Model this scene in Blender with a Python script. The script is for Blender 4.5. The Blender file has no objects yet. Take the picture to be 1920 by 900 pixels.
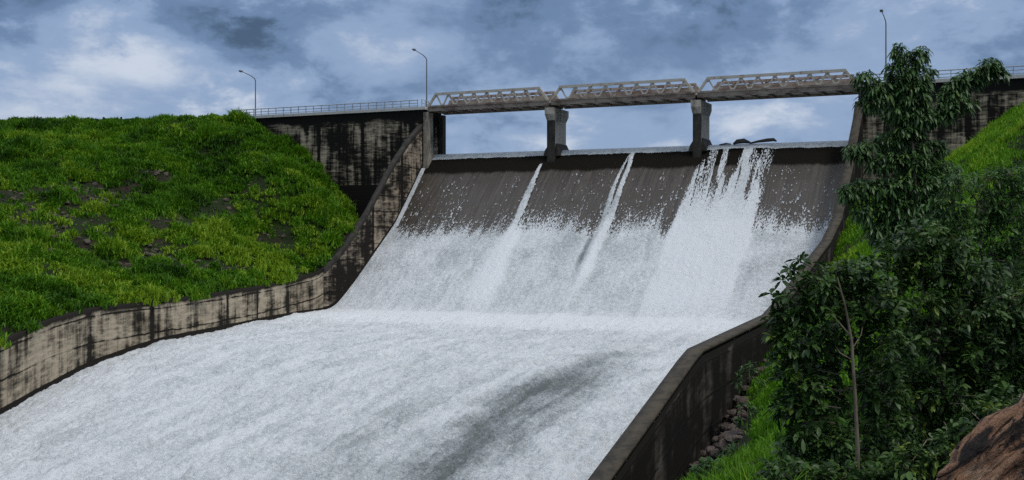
import bpy, bmesh, math, random
import numpy as np
from mathutils import Vector, Matrix
random.seed(7); rng = np.random.default_rng(11)
S = bpy.context.scene; COL = S.collection

# ------------------------------------------------------------------ site survey
F = 2200.0                                   # focal length in photo pixels (1920 wide); eye at z = 0, horizon at mid height
P0 = np.array([-12.5, 185.7])                # left end of the overflow crest (plan)
D = np.array([-.4147, -.9100])               # downstream direction
A = np.array([.9100, -.4147])                # along the dam axis, to the right bank
def plan(t, s): return P0 + np.multiply.outer(np.asarray(t, float), A) + np.multiply.outer(np.asarray(s, float), D)
def P3(t, s, z): q = P0 + A*t + D*s; return np.array([q[0], q[1], z])
def ts(x, y): return (x-P0[0])*A[0]+(y-P0[1])*A[1], (x-P0[0])*D[0]+(y-P0[1])*D[1]
def at(px, py, Y): return np.array([(px-960)/F*Y, Y, (450-py)/F*Y])
def depth_s(px, s):                          # depth at which a sight line meets the vertical plane s
    k = (px-960)/F
    return (s + P0[0]*D[0] + P0[1]*D[1])/(k*D[0]+D[1])
def depth_t(px, t):
    k = (px-960)/F
    return (t + P0[0]*A[0] + P0[1]*A[1])/(k*A[0]+A[1])
_ps = np.array([-60, -1.5, -.6, 0, .5, 1.0, 2.2, 4.5, 7.2, 12, 19.5, 24, 27.0, 28.4, 30, 35, 55, 66, 78, 90, 120, 220.])
_pz = np.array([13.6,13.6,13.58,13.4,13.1,12.6,11.5,9.5,7.1,2.45,-3.3,-6.6,-8.9,-9.55,-9.8,-10,-10.5,-10.85,-12.5,-14.7,-20.2,-38.])
_gs = np.arange(-60, 220, .1); _gz = np.interp(_gs, _ps, _pz)
def _smooth(z, n): k = np.hanning(n+2)[1:-1]; k /= k.sum(); return np.convolve(np.pad(z, n//2, 'edge'), k, 'valid')[:len(z)]
_g1 = _smooth(_gz, 15); _g2 = _smooth(_gz, 121)
_bl = np.clip((_gs-32)/14, 0, 1); _gz = _g1*(1-_bl)+_g2*_bl
def zw(s): return np.interp(s, _gs, _gz)
def on_water(px, py):
    Y = np.linspace(40, 195, 6000); k = (px-960)/F
    t, s = ts(k*Y, Y); d = (450-py)/F*Y - zw(s)
    i = np.where(np.sign(d[:-1]) != np.sign(d[1:]))[0]
    i = i[0] if len(i) else np.argmin(abs(d))
    return t[i], s[i]

# ------------------------------------------------------------------ noise
def _h(ix, iy, seed):
    n = (ix.astype(np.int64)*374761393 + iy.astype(np.int64)*668265263 + seed*974634777) & 0xffffffff
    n = ((n ^ (n >> 13))*1274126177) & 0xffffffff
    n = ((n ^ (n >> 16))*2246822519) & 0xffffffff
    return ((n ^ (n >> 15)) & 0xffffff)/float(0xffffff)
def vn(x, y, seed=0):
    x = np.asarray(x, float); y = np.asarray(y, float)
    ix = np.floor(x); iy = np.floor(y); fx = x-ix; fy = y-iy
    fx = fx*fx*(3-2*fx); fy = fy*fy*(3-2*fy)
    a = _h(ix, iy, seed); b = _h(ix+1, iy, seed); c = _h(ix, iy+1, seed); d = _h(ix+1, iy+1, seed)
    return (a*(1-fx)+b*fx)*(1-fy)+(c*(1-fx)+d*fx)*fy
def fbm(x, y, seed=0, o=4, g=.5):
    r = 0; a = 1; n = 0
    for i in range(o):
        r = r+a*vn(x*2**i+17.3*i, y*2**i-9.1*i, seed+i); n += a; a *= g
    return r/n
def sst(a, b, x): x = np.clip((x-a)/(b-a), 0, 1); return x*x*(3-2*x)

# ------------------------------------------------------------------ objects
def tag(o, label=None, cat=None, group=None, kind=None):
    for k, v in (('label', label), ('category', cat), ('group', group), ('kind', kind)):
        if v: o[k] = v
    return o
def thing(name, label, cat, loc=(0, 0, 0), group=None):
    o = bpy.data.objects.new(name, None); COL.objects.link(o); o.location = loc; o.empty_display_size = .3
    return tag(o, label, cat, group)
def link(name, me, m, parent=None):
    if m is not None and not me.materials: me.materials.append(m)
    o = bpy.data.objects.new(name, me); COL.objects.link(o)
    if parent is not None:
        o.parent = parent; o.location = -Vector(parent.location) if parent.parent is None else (0, 0, 0)
    return o                                  # part meshes are written in world coordinates
def mesh(name, V, Fs, smooth=False, attrs=None):
    """V (n,3); Fs a list of (m,k) integer arrays."""
    me = bpy.data.meshes.new(name); V = np.asarray(V, np.float32)
    me.vertices.add(len(V)); me.vertices.foreach_set('co', V.ravel())
    lv = np.concatenate([np.asarray(f, np.int32).ravel() for f in Fs])
    tot = np.concatenate([np.full(len(f), np.shape(f)[1], np.int32) for f in Fs])
    me.loops.add(len(lv)); me.loops.foreach_set('vertex_index', lv)
    me.polygons.add(len(tot)); st = np.zeros(len(tot), np.int32); st[1:] = np.cumsum(tot)[:-1]
    me.polygons.foreach_set('loop_start', st)
    if smooth: me.polygons.foreach_set('use_smooth', np.ones(len(tot), bool))
    me.update(calc_edges=True); me.validate()
    for k, v in (attrs or {}).items():
        v = np.asarray(v, np.float32)
        if v.ndim == 2:
            a = me.attributes.new(k, 'FLOAT_VECTOR', 'POINT'); a.data.foreach_set('vector', v.ravel())
        else:
            a = me.attributes.new(k, 'FLOAT', 'POINT'); a.data.foreach_set('value', v)
    return me
def gridfaces(n, m):
    i = np.arange((n-1)*m).reshape(n-1, m)[:, :-1].ravel()
    return np.stack([i, i+1, i+m+1, i+m], 1)
class MB:
    """collects boxes, bars and tubes into one mesh"""
    def __init__(s): s.V = []; s.F = []; s.n = 0
    def add(s, V, Fq):
        s.V.append(np.asarray(V, float)); s.F += [[s.n+i for i in f] for f in Fq]; s.n += len(V)
    def hexa(s, a, b):                        # two 4-corner rings
        s.add(list(a)+list(b), [(3, 2, 1, 0), (4, 5, 6, 7), (0, 1, 5, 4), (1, 2, 6, 5), (2, 3, 7, 6), (3, 0, 4, 7)])
    def tsbox(s, t0, t1, s0, s1, z0, z1):
        r = [(t0, s0), (t1, s0), (t1, s1), (t0, s1)]
        s.hexa([P3(t, q, z0) for t, q in r], [P3(t, q, z1) for t, q in r])
    def bar(s, p, q, w, h, up=(0, 0, 1)):
        p = Vector(p); q = Vector(q); d = (q-p).normalized(); u = Vector(up)
        x = d.cross(u).normalized()*w/2; y = x.cross(d).normalized()*h/2
        s.hexa([p-x-y, p+x-y, p+x+y, p-x+y], [q-x-y, q+x-y, q+x+y, q-x+y])
    def tube(s, pts, rad, n=6):
        pts = [Vector(p) for p in pts]; rings = []
        if not hasattr(rad, '__len__'): rad = [rad]*len(pts)
        x = None
        for i, p in enumerate(pts):
            d = (pts[min(i+1, len(pts)-1)]-pts[max(i-1, 0)]).normalized()
            if x is None: x = d.cross(Vector((.31, .2, .93) if abs(d.z) < .9 else (1, 0, 0))).normalized()
            else: x = (x-d*x.dot(d)).normalized()
            y = d.cross(x)
            rings.append([p+(x*math.cos(2*math.pi*k/n)+y*math.sin(2*math.pi*k/n))*rad[i] for k in range(n)])
        V = [v for r in rings for v in r]; Fq = []
        for i in range(len(pts)-1):
            for k in range(n):
                k2 = (k+1) % n; Fq.append((i*n+k, i*n+k2, (i+1)*n+k2, (i+1)*n+k))
        Fq.append(tuple(range(n))[::-1]); Fq.append(tuple((len(pts)-1)*n+k for k in range(n)))
        s.add(V, Fq)
    def mesh(s, name, smooth=False):
        me = bpy.data.meshes.new(name); me.from_pydata(np.concatenate(s.V).tolist(), [], s.F)
        if smooth:
            for p in me.polygons: p.use_smooth = True
        me.update(); return me
    def build(s, name, m, parent=None, smooth=False): return link(name, s.mesh(name, smooth), m, parent)

# ------------------------------------------------------------------ materials
class Mat:
    def __init__(s, name, rough=.8, spec=.5):
        s.m = bpy.data.materials.new(name); s.m.use_nodes = True; s.nt = s.m.node_tree
        s.bsdf = s.nt.nodes['Principled BSDF']; s.bsdf.inputs['Roughness'].default_value = rough
        s.bsdf.inputs['Specular IOR Level'].default_value = spec
    def put(s, sock, v):
        if hasattr(v, 'links') or isinstance(v, bpy.types.NodeSocket): s.nt.links.new(v, sock)
        else:
            if hasattr(sock.default_value, '__len__') and not hasattr(v, '__len__'): v = (v, v, v)
            if hasattr(v, '__len__') and len(v) == 3 and len(sock.default_value) == 4: v = (*v, 1)
            sock.default_value = v
    def n(s, t, out=0, props=None, **kw):
        nd = s.nt.nodes.new(t)
        for k, v in (props or {}).items(): setattr(nd, k, v)
        for k, v in kw.items(): s.put(nd.inputs[int(k[1:])] if k[0] == '_' else nd.inputs[k], v)
        return nd.outputs[out]
    def math(s, op, a, b=0., c=0., clamp=False): return s.n('ShaderNodeMath', props={'operation': op, 'use_clamp': clamp}, _0=a, _1=b, _2=c)
    def attr(s, name, out='Fac'):
        nd = s.nt.nodes.new('ShaderNodeAttribute'); nd.attribute_name = name; return nd.outputs[out]
    def obj(s): return s.nt.nodes.new('ShaderNodeTexCoord').outputs['Object']
    def vec(s, v, sc, off=(0, 0, 0)): return s.n('ShaderNodeMapping', Vector=v, Scale=sc, Location=off)
    def noise(s, v, scale=1., detail=4., rough=.55, dist=0.): return s.n('ShaderNodeTexNoise', Vector=v, Scale=scale, Detail=detail, Roughness=rough, Distortion=dist)
    def ramp(s, f, a, b, x=0., y=1.): return s.n('ShaderNodeMapRange', props={'interpolation_type': 'SMOOTHSTEP'}, _0=f, _1=a, _2=b, _3=x, _4=y)
    def mix(s, f, a, b):
        nd = s.nt.nodes.new('ShaderNodeMix'); nd.data_type = 'RGBA'
        s.put(nd.inputs[0], f); s.put(nd.inputs[6], a); s.put(nd.inputs[7], b); return nd.outputs[2]
    def bump(s, h, dist=.05, strength=1.): s.put(s.bsdf.inputs['Normal'], s.n('ShaderNodeBump', Height=h, Distance=dist, Strength=strength))
    def color(s, c): s.put(s.bsdf.inputs['Base Color'], c); return s
    def rnd(s): return s.nt.nodes.new('ShaderNodeObjectInfo').outputs['Random']

def stained(name, light, dark, bias, topdark=1.2, botdark=.5, dense=.9, lift=1.55, joint=7.0, rung=.35, vjw=.6):
    """weathered board-marked concrete. Needs the attribute 'wall' = (metres along, metres below top, metres above water or the recess shade line)"""
    M = Mat(name, .9, .12); w = M.attr('wall', 'Vector')
    sep = M.nt.nodes.new('ShaderNodeSeparateXYZ'); M.put(sep.inputs[0], w); u, v, b = sep.outputs
    uv = M.n('ShaderNodeCombineXYZ', X=u, Y=v)
    st = M.noise(M.vec(uv, (dense, .07, 1)), 1, 5, .65)
    bl = M.noise(M.vec(uv, (.16, .2, 1), (3, 7, 0)), 1, 4, .6)
    fine = M.noise(M.vec(uv, (.55, 2.0, 1)), 1, 6, .72)
    jl = M.math('ABSOLUTE', M.math('SUBTRACT', M.math('FRACT', M.math('ADD', M.math('DIVIDE', v, lift), M.math('MULTIPLY', bl, .35))), .5))
    joints = M.ramp(jl, 0., .05, 1, 0)
    vl = M.math('ABSOLUTE', M.math('SUBTRACT', M.math('FRACT', M.math('ADD', M.math('DIVIDE', u, joint), M.math('MULTIPLY', M.noise(M.n('ShaderNodeCombineXYZ', X=M.math('MULTIPLY', u, .04)), 1, 1), 1.6))), .5))
    vj = M.ramp(vl, .01, .05, 1, 0)
    d = M.math('ADD', M.math('MULTIPLY', st, 1.35), M.math('MULTIPLY', bl, 1.1))
    d = M.math('ADD', d, M.math('MULTIPLY', M.math('SUBTRACT', fine, .5), rung))
    d = M.math('ADD', d, .095)
    d = M.math('ADD', d, M.math('MULTIPLY', M.ramp(M.math('ADD', v, M.math('MULTIPLY', M.math('SUBTRACT', st, .5), topdark*2.)), 0, topdark, 1, 0), .6))
    d = M.math('ADD', d, M.math('MULTIPLY', M.ramp(b, botdark*.4, botdark, 1, 0), 2.))  # wet band at the waterline; on the left dam wall, painted recess shade
    d = M.math('ADD', d, M.math('MULTIPLY', joints, M.math('MULTIPLY', M.ramp(bl, .35, .6), .5)))
    d = M.math('ADD', d, M.math('MULTIPLY', vj, M.math('MULTIPLY', st, vjw*1.6)))
    k = M.ramp(d, 1.32-bias-.22, 1.32-bias+.22)
    lc = M.mix(M.ramp(fine, .3, .7), light, tuple(c*.68 for c in light))
    lc = M.mix(M.ramp(bl, .45, .75), lc, tuple(a*b for a, b in zip(light, (.62, .60, .56))))
    M.color(M.mix(k, lc, dark))
    M.bump(M.math('ADD', fine, M.math('MULTIPLY', joints, -.6)), .05, .7)
    return M.m

def plain_concrete(name, light, dark, lo=.4, hi=.65, sc=(1.2, 1.2, .35)):
    M = Mat(name, .85, .3); o = M.obj()
    a = M.noise(M.vec(o, sc), 1, 6, .65); f = M.noise(M.vec(o, (3, 3, 4)), 1, 5, .7)
    M.color(M.mix(M.ramp(M.math('ADD', M.math('MULTIPLY', a, .75), M.math('MULTIPLY', f, .25)), lo, hi), light, dark)); M.bump(f, .04, .6)
    return M.m

MATS = {}
def build_materials():
    MATS['abut'] = stained('stained_shaded_dam_concrete', (.40, .34, .25), (.010, .009, .008), .10, 2.0, .6, 1.0, 1.5, 9., .9)
    MATS['train_up'] = stained('upper_training_wall_concrete', (.40, .33, .25), (.014, .012, .010), .06, 1.2, .5, .5, 2.3, 9., .9)
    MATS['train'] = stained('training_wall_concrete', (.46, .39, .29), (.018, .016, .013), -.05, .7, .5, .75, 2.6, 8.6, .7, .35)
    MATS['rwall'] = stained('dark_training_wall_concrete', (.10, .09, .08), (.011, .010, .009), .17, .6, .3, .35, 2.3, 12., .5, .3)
    MATS['pier'] = plain_concrete('pier_concrete', (.46, .42, .36), (.20, .18, .145), .44, .72)
    MATS['pierdark'] = plain_concrete('algae_dark_concrete', (.04, .035, .03), (.011, .011, .009))
    MATS['coping'] = plain_concrete('coping_concrete', (.45, .44, .42), (.2, .19, .18), .5, .75)
    MATS['deck'] = plain_concrete('deck_concrete', (.50, .47, .43), (.26, .23, .2), .5, .75)
    # peeling pale paint over rust
    M = Mat('pale_paint_rusting', .6); o = M.obj()
    a = M.noise(M.vec(o, (.5, .5, .7)), 1, 6, .7); b = M.noise(o, 3, 4, .6)
    c = M.mix(M.ramp(a, .52, .66), (.40, .375, .32), (.20, .09, .055))
    M.color(M.mix(M.ramp(b, .5, .8), c, (.22, .19, .16))); MATS['truss'] = M.m
    MATS['chordfar'] = plain_concrete('brown_painted_steel', (.30, .25, .21), (.15, .09, .065), .45, .6)
    M = Mat('brown_steel', .7); o = M.obj(); a = M.noise(M.vec(o, (.5, .5, .9)), 1, 6, .7)
    M.color(M.mix(M.ramp(a, .4, .65), (.24, .20, .165), (.10, .065, .05))); MATS['girder'] = M.m
    M = Mat('galvanised_rail', .45); o = M.obj(); a = M.noise(o, 2, 3)
    M.color(M.mix(M.ramp(a, .4, .7), (.36, .38, .41), (.22, .23, .25))); MATS['rail'] = M.m
    M = Mat('lamp_steel', .5); M.color((.12, .125, .135)); MATS['lamp'] = M.m
    M = Mat('lamp_lens', .3); M.color((.3, .3, .28)); MATS['lens'] = M.m
    # wet dam face
    M = Mat('wet_spillway_concrete', .34, .45); w = M.attr('wall', 'Vector')
    sep = M.nt.nodes.new('ShaderNodeSeparateXYZ'); M.put(sep.inputs[0], w); t, s, _ = sep.outputs
    uv = M.n('ShaderNodeCombineXYZ', X=t, Y=s)
    st = M.noise(M.vec(uv, (2.2, .11, 1)), 1, 5, .65); bl = M.noise(M.vec(uv, (.18, .3, 1)), 1, 4, .6)
    fi = M.noise(M.vec(uv, (5, .9, 1)), 1, 4, .7)
    c = M.mix(M.ramp(st, .3, .7), (.030, .025, .021), (.076, .064, .054))
    c = M.mix(M.ramp(bl, .45, .7), c, (.042, .037, .027))
    e = M.math('ADD', s, M.math('MULTIPLY', M.math('ADD', M.math('MULTIPLY', fi, .7), M.math('MULTIPLY', M.noise(M.vec(uv, (.3, .1, 1)), 1, 3), .9)), -1.6))
    c = M.mix(M.ramp(e, 2.0, 2.7, 1, 0), c, (.009, .008, .006))
    M.color(c); M.put(M.bsdf.inputs['Roughness'], M.ramp(e, 2.0, 2.7, .9, .38)); M.put(M.bsdf.inputs['Specular IOR Level'], M.ramp(e, 2.0, 2.7, .05, .45)); M.bump(M.math('ADD', st, fi), .05, .6); MATS['face'] = M.m
    # water: foam over grey water; attribute 'foam' = cover, 'dens' = whiteness, 'wall' = (t, s, kind)
    M = Mat('white_water', .55, .5); w = M.attr('wall', 'Vector'); cov = M.attr('foam'); den = M.attr('dens')
    sep = M.nt.nodes.new('ShaderNodeSeparateXYZ'); M.put(sep.inputs[0], w); t, s, g = sep.outputs
    uv = M.n('ShaderNodeCombineXYZ', X=t, Y=s)
    a = M.noise(M.vec(uv, (2.2, 2.3, 1)), 1, 6, .78, .4)
    b = M.noise(M.vec(uv, (.36, .26, 1)), 1, 5, .6, .4)
    f = M.noise(M.vec(uv, (9, 6, 1)), 1, 4, .8, .3)
    k = M.math('ADD', M.math('MULTIPLY', a, .5), M.math('ADD', M.math('MULTIPLY', b, .28), M.math('MULTIPLY', f, .54)))
    k = M.math('ADD', k, M.math('SUBTRACT', den, 1.))
    foam = M.mix(M.ramp(k, .42, .78), (.23, .26, .27), (.65, .68, .71))
    foam = M.mix(M.ramp(k, .30, .52), (.085, .10, .10), foam)
    glass = M.mix(M.ramp(M.noise(M.vec(uv, (1.5, .6, 1)), 1, 4), .35, .7), (.46, .50, .52), (.32, .36, .39))
    M.color(M.mix(g, foam, glass)); M.put(M.bsdf.inputs['Roughness'], M.ramp(g, 0, 1, .6, .25))
    M.bump(M.math('ADD', M.math('MULTIPLY', a, 1.), M.math('MULTIPLY', f, .7)), .22, .8)
    fa = M.noise(M.vec(uv, (6.5, 2.4, 1)), 1, 4, .72)
    al = M.ramp(M.math('ADD', cov, M.math('MULTIPLY', M.math('SUBTRACT', fa, .5), 2.4)), .44, .60)
    al = M.math('MULTIPLY', al, M.ramp(cov, .03, .15))
    M.put(M.bsdf.inputs['Alpha'], M.math('MAXIMUM', al, M.ramp(cov, .93, .99))); MATS['water'] = M.m
    M = Mat('lake_water', .08, .5); M.color((.05, .07, .08)); M.bump(M.noise(M.obj(), .8, 3), .1, .4); MATS['lake'] = M.m
    # soil, grass, leaves
    M = Mat('hill_soil', .95, .2); o = M.obj(); a = M.noise(o, .5, 6, .7); b = M.noise(o, .12, 4)
    c = M.mix(M.ramp(a, .35, .65), (.012, .009, .007), (.052, .036, .027))
    c = M.mix(M.ramp(M.math('ADD', b, M.math('MULTIPLY', a, .4)), .5, .8), c, (.018, .03, .008))
    M.color(c); M.bump(M.noise(o, 2.2, 6, .75), .6, 1.); MATS['soil'] = M.m
    def leafmat(name, c1, c2, c3, rough, trans, spec=.4):
        M = Mat(name, rough, spec); k = M.attr('tint')
        c = M.mix(M.ramp(k, 0, .6), c1, c2); c = M.mix(M.ramp(k, .72, 1.), c, c3); M.color(c)
        tr = M.n('ShaderNodeBsdfTranslucent', Color=c)
        ms = M.n('ShaderNodeMixShader', _0=trans, _1=M.bsdf.outputs[0], _2=tr)
        M.nt.links.new(ms, M.nt.nodes['Material Output'].inputs[0]); MATS[name] = M.m
    leafmat('grass_blades', (.022, .072, .005), (.086, .215, .007), (.21, .33, .018), .6, .32, .2)
    leafmat('bright_grass', (.045, .13, .006), (.11, .27, .010), (.23, .37, .022), .6, .35, .2)
    leafmat('shrub_leaves', (.020, .050, .013), (.056, .115, .024), (.17, .24, .035), .45, .25, .3)
    leafmat('tall_tree_leaves', (.024, .060, .020), (.062, .135, .036), (.14, .22, .05), .42, .28, .35)
    leafmat('feather_leaves', (.022, .058, .016), (.058, .130, .028), (.17, .26, .035), .45, .28, .3)
    M = Mat('bark', .9, .2); o = M.obj(); M.color(M.mix(M.ramp(M.noise(M.vec(o, (6, 6, 1.5)), 1, 5, .7), .35, .65), (.20, .17, .125), (.08, .064, .048))); M.bump(M.noise(M.vec(o, (14, 14, 3)), 1, 4), .01, 1); MATS['bark'] = M.m
    M = Mat('stone', .9, .3); o = M.obj(); a = M.noise(o, 2.2, 6, .7)
    c = M.mix(M.ramp(a, .35, .65), (.036, .025, .020), (.115, .080, .062)); M.color(M.mix(M.math('MULTIPLY', M.rnd(), .55), c, (.085, .078, .07))); M.bump(a, .1, .8); MATS['stone'] = M.m
    M = Mat('banded_rock', .85, .3); o = M.obj()
    wv = M.noise(M.vec(o, (1.0, 1.6, 9.5), (1, 2, 3)), 1, 7, .74, .5); a = M.noise(o, 9, 6, .75)
    c = M.mix(M.ramp(wv, .43, .50), (.012, .009, .008), (.33, .175, .10)); c = M.mix(M.ramp(wv, .53, .62), c, (.50, .34, .23))
    c = M.mix(M.ramp(a, .45, .75), c, (.06, .038, .028)); M.color(c); M.bump(M.math('ADD', wv, M.math('MULTIPLY', a, .5)), .09, 1.); MATS['rock'] = M.m
    M = Mat('wet_driftwood', .6); M.color(M.mix(M.noise(M.obj(), 5, 4), (.012, .010, .008), (.035, .028, .02))); MATS['wood'] = M.m
    M = Mat('asphalt', .9); M.color(M.mix(M.noise(M.obj(), 3, 4), (.04, .04, .04), (.065, .063, .06))); MATS['asphalt'] = M.m
    M = Mat('far_ground', .95); M.color(M.mix(M.noise(M.obj(), .02, 5), (.04, .07, .02), (.07, .09, .03))); MATS['ground'] = M.m
build_materials(); m_ = MATS

# ------------------------------------------------------------------ world, sun, camera
SUN = Vector((.50, -.42, 1.15)).normalized()
W = bpy.data.worlds.new('World'); S.world = W; W.use_nodes = True
def sky():
    M = Mat.__new__(Mat); M.nt = W.node_tree; nt = M.nt; nt.nodes.clear()
    out = nt.nodes.new('ShaderNodeOutputWorld')
    ns = nt.nodes.new('ShaderNodeTexSky'); ns.sky_type = 'NISHITA'; ns.sun_disc = False
    ns.sun_elevation = math.asin(SUN.z); ns.sun_rotation = math.atan2(SUN.x, SUN.y)
    b1 = nt.nodes.new('ShaderNodeBackground'); nt.links.new(ns.outputs[0], b1.inputs[0]); b1.inputs[1].default_value = .07
    d = nt.nodes.new('ShaderNodeTexCoord').outputs['Generated']
    sep = nt.nodes.new('ShaderNodeSeparateXYZ'); nt.links.new(d, sep.inputs[0]); z = sep.outputs[2]
    n1 = M.noise(M.vec(d, (5.5, 5.5, 12), (.4, .2, 1.7)), 1, 7, .6, .25)
    n2 = M.noise(M.vec(d, (15, 15, 26), (3, 1, 2)), 1, 7, .62, .15)
    n3 = M.noise(M.vec(d, (2.6, 2.6, 5.0), (7.2, 1.3, 4.)), 1, 3, .5)
    v = M.math('ADD', M.math('MULTIPLY', n1, .50), M.math('ADD', M.math('MULTIPLY', n2, .34), M.math('MULTIPLY', n3, .27)))
    def blob(px, py, r0, r1, amt):            # a bank of brighter or darker cloud round one bearing
        c = Vector(at(px, py, 1.)).normalized()
        dist = M.n('ShaderNodeVectorMath', 'Value', props={'operation': 'DISTANCE'}, _0=M.vec(d, (1, 1, 1.7)), _1=(c.x, c.y, c.z*1.7))
        dd = M.math('ADD', dist, M.math('MULTIPLY', M.math('SUBTRACT', M.math('ADD', M.math('MULTIPLY', n2, .6), M.math('MULTIPLY', n1, .4)), .5), r1*2.2))
        return M.math('MULTIPLY', M.ramp(dd, r0, r1, 1, 0), amt)
    v = M.math('ADD', M.math('MULTIPLY', M.math('SUBTRACT', v, .53), 1.35), .535)
    for a in SKYBLOBS: v = M.math('ADD', v, blob(*a))
    c = M.mix(M.ramp(v, .40, .51), (.046, .080, .140), (.115, .183, .310))
    c = M.mix(M.ramp(v, .51, .62), c, (.215, .298, .450))
    c = M.mix(M.ramp(v, .62, .76), c, (.47, .52, .61))
    c = M.mix(M.ramp(z, .24, .75), c, (.60, .65, .72))      # the overcast is brighter overhead
    c = M.mix(M.ramp(z, -.3, .0, 1, 0), c, (.10, .12, .12))
    b2 = nt.nodes.new('ShaderNodeBackground'); M.put(b2.inputs[0], c); b2.inputs[1].default_value = 1.
    mx = nt.nodes.new('ShaderNodeMixShader'); mx.inputs[0].default_value = .92
    nt.links.new(b1.outputs[0], mx.inputs[1]); nt.links.new(b2.outputs[0], mx.inputs[2]); nt.links.new(mx.outputs[0], out.inputs[0])
SKYBLOBS = [(100, 120, .0, .13, .07), (240, 80, 0, .10, .10), (330, 130, 0, .06, .06), (190, 150, 0, .05, -.06), (30, 190, 0, .09, .05), (60, 10, .0, .10, -.13), (360, 10, 0, .08, -.09), (430, 150, 0, .09, -.05), (730, 80, 0, .07, .08),
            (560, 60, .0, .10, -.05), (1000, 30, .0, .14, .015), (900, 220, .02, .20, .05), (1450, 220, .02, .16, .08), (1300, 60, .0, .14, -.05), (1800, 60, .02, .18, .05), (150, 190, .0, .10, .05)]
sky()
L = bpy.data.lights.new('Sun', 'SUN'); L.energy = 1.5; L.angle = math.radians(10); L.color = (1, .965, .91)
lo = bpy.data.objects.new('Sun', L); COL.objects.link(lo); lo.rotation_euler = SUN.to_track_quat('Z', 'Y').to_euler()
cam = bpy.data.cameras.new('Camera'); cam.sensor_width = 36; cam.lens = F/1920*36; cam.clip_end = 9000; cam.clip_start = .1
co = bpy.data.objects.new('Camera', cam); COL.objects.link(co); co.rotation_euler = (math.pi/2, 0, 0); S.camera = co
S.view_settings.view_transform = 'Standard'; S.view_settings.look = 'None'; S.view_settings.exposure = .36; S.view_settings.gamma = 1
S.render.engine = 'CYCLES'; S.cycles.use_denoising = False; S.cycles.max_bounces = 6; S.cycles.transparent_max_bounces = 8

# ------------------------------------------------------------------ walls' lines
TR = 65.2
def tr(s): return TR+.018*np.maximum(np.asarray(s, float)-2, 0)
LW = [(797, 226, 303), (790, 234, 316), (770, 258, 360), (740, 302, 420), (710, 358, 463), (690, 397, 492), (660, 442, 535), (640, 470, 560), (622, 492, 578),
      (600, 510, 583), (560, 521, 589), (500, 534, 600), (400, 550, 621), (300, 563, 641), (233, 570, 662), (175, 576, 683), (93, 599, 725), (0, 641, 776), (-90, 684, 832), (-180, 730, 895)]
lw = []
for px, pt, pw in LW:
    t, s = on_water(px, pw); Y = (P0+A*t+D*s)[1]; lw.append((t, s, (450-pt)/F*Y))
lw = np.array(lw)
lw = lw[np.argsort(lw[:, 1])]
ss = np.arange(1.5, 150, 1.0)
def sm(y, n): k = np.hanning(n+2)[1:-1]; k /= k.sum(); yy = np.concatenate([np.full(n//2, y[0]), y, np.full(n//2, y[-1])]); return np.convolve(yy, k, 'valid')[:len(y)]
_e = lw[-1, 1]
_tl = np.interp(ss, lw[:, 1], lw[:, 0]); _zl = np.interp(ss, lw[:, 1], lw[:, 2]); _zl[ss > _e] -= (ss[ss > _e]-_e)*.17
_tls = sm(_tl, 5); _zls = sm(_zl, 3); _tls[:3] = _tl[:3]
def tl(s): return np.interp(s, ss, _tls)
def ztl(s): return np.interp(s, ss, _zls)
print('LEFT WALL', [(round(a, 1), round(b, 1), round(c, 1), round(float(c-zw(b)), 1)) for a, b, c in lw])
RW = [(1604, 190), (1600, 222), (1592, 262), (1584, 310), (1572, 360), (1562, 408), (1540, 452), (1510, 490), (1470, 545), (1430, 590), (1360, 622), (1290, 654), (1272, 675), (1200, 772), (1105, 898), (1000, 1040)]
rw = []
for px, py in RW:
    t = TR
    for _ in range(6):
        Y = depth_t(px, t); x = (px-960)/F*Y; s = ts(x, Y)[1]; t = float(tr(s))
    rw.append((s, (450-py)/F*Y))
rw = np.array(rw); rw = rw[np.argsort(rw[:, 0])]
print('RIGHT WALL', [(round(a, 1), round(b, 1), round(float(b-zw(a)), 1)) for a, b in rw])
def ztr(s): return np.interp(s, rw[:, 0], rw[:, 1])

def wall_strip(name, sv, t_in, t_out, ztop, zbot, mat, parent, hw=None, nz=14, level=None):
    """a vertical wall following a plan curve: inner face, top, outer face"""
    V = []; W_ = []; sv = np.asarray(sv); u = np.concatenate([[0], np.cumsum(np.hypot(np.diff(sv), np.diff(t_in)))])
    zr = np.linspace(1, 0, nz)
    cols = [(t_in, k) for k in zr[::-1]]+[(t_out, k) for k in zr]
    for i in range(len(sv)):
        for tt, k in cols:
            z = zbot[i]+(ztop[i]-zbot[i])*k; V.append(P3(tt[i], sv[i], z)); W_.append((u[i], (ztop[i] if level is None else level)-z, z-(hw[i] if hw is not None else -99)))
    n = len(cols); Fq = [gridfaces(len(sv), n)]
    Fq += [np.array([list(range(n))]), np.array([list(range((len(sv)-1)*n, len(sv)*n))[::-1]])]
    return link(name, mesh(name, V, Fq, attrs={'wall': np.array(W_)}), mat, parent)

# ------------------------------------------------------------------ left and right training walls
s1 = np.concatenate([np.arange(2.3, 34, .7), np.arange(34, 145, 1.5)])
root = thing('training_wall', 'long stained beige concrete side wall of the chute below the grassy bank', 'wall', P3(0, 30, -12))
for q, mm in ((s1[s1 < 29.4], 'train_up'), (s1[s1 > 28.6], 'train')):
    up_ = mm == 'train_up'
    wall_strip('wall_face', q, tl(q), tl(q)-.6, ztl(q)-(.7 if up_ else 0), zw(q)-5, m_[mm], root, zw(q), 24, 21. if up_ else None)
    if up_: wall_strip('coping', q, tl(q)+.10, tl(q)-.66, ztl(q), ztl(q)-.698, m_['pierdark'], root, None, 3)
s2 = np.unique(np.concatenate([np.arange(2.3, 140, 1.0), rw[(rw[:, 0] > 2.3) & (rw[:, 0] < 140), 0]]))
root = thing('training_wall', 'dark concrete side wall of the chute with an angled top beside the bushes', 'wall', P3(66, 80, -16))
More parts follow.
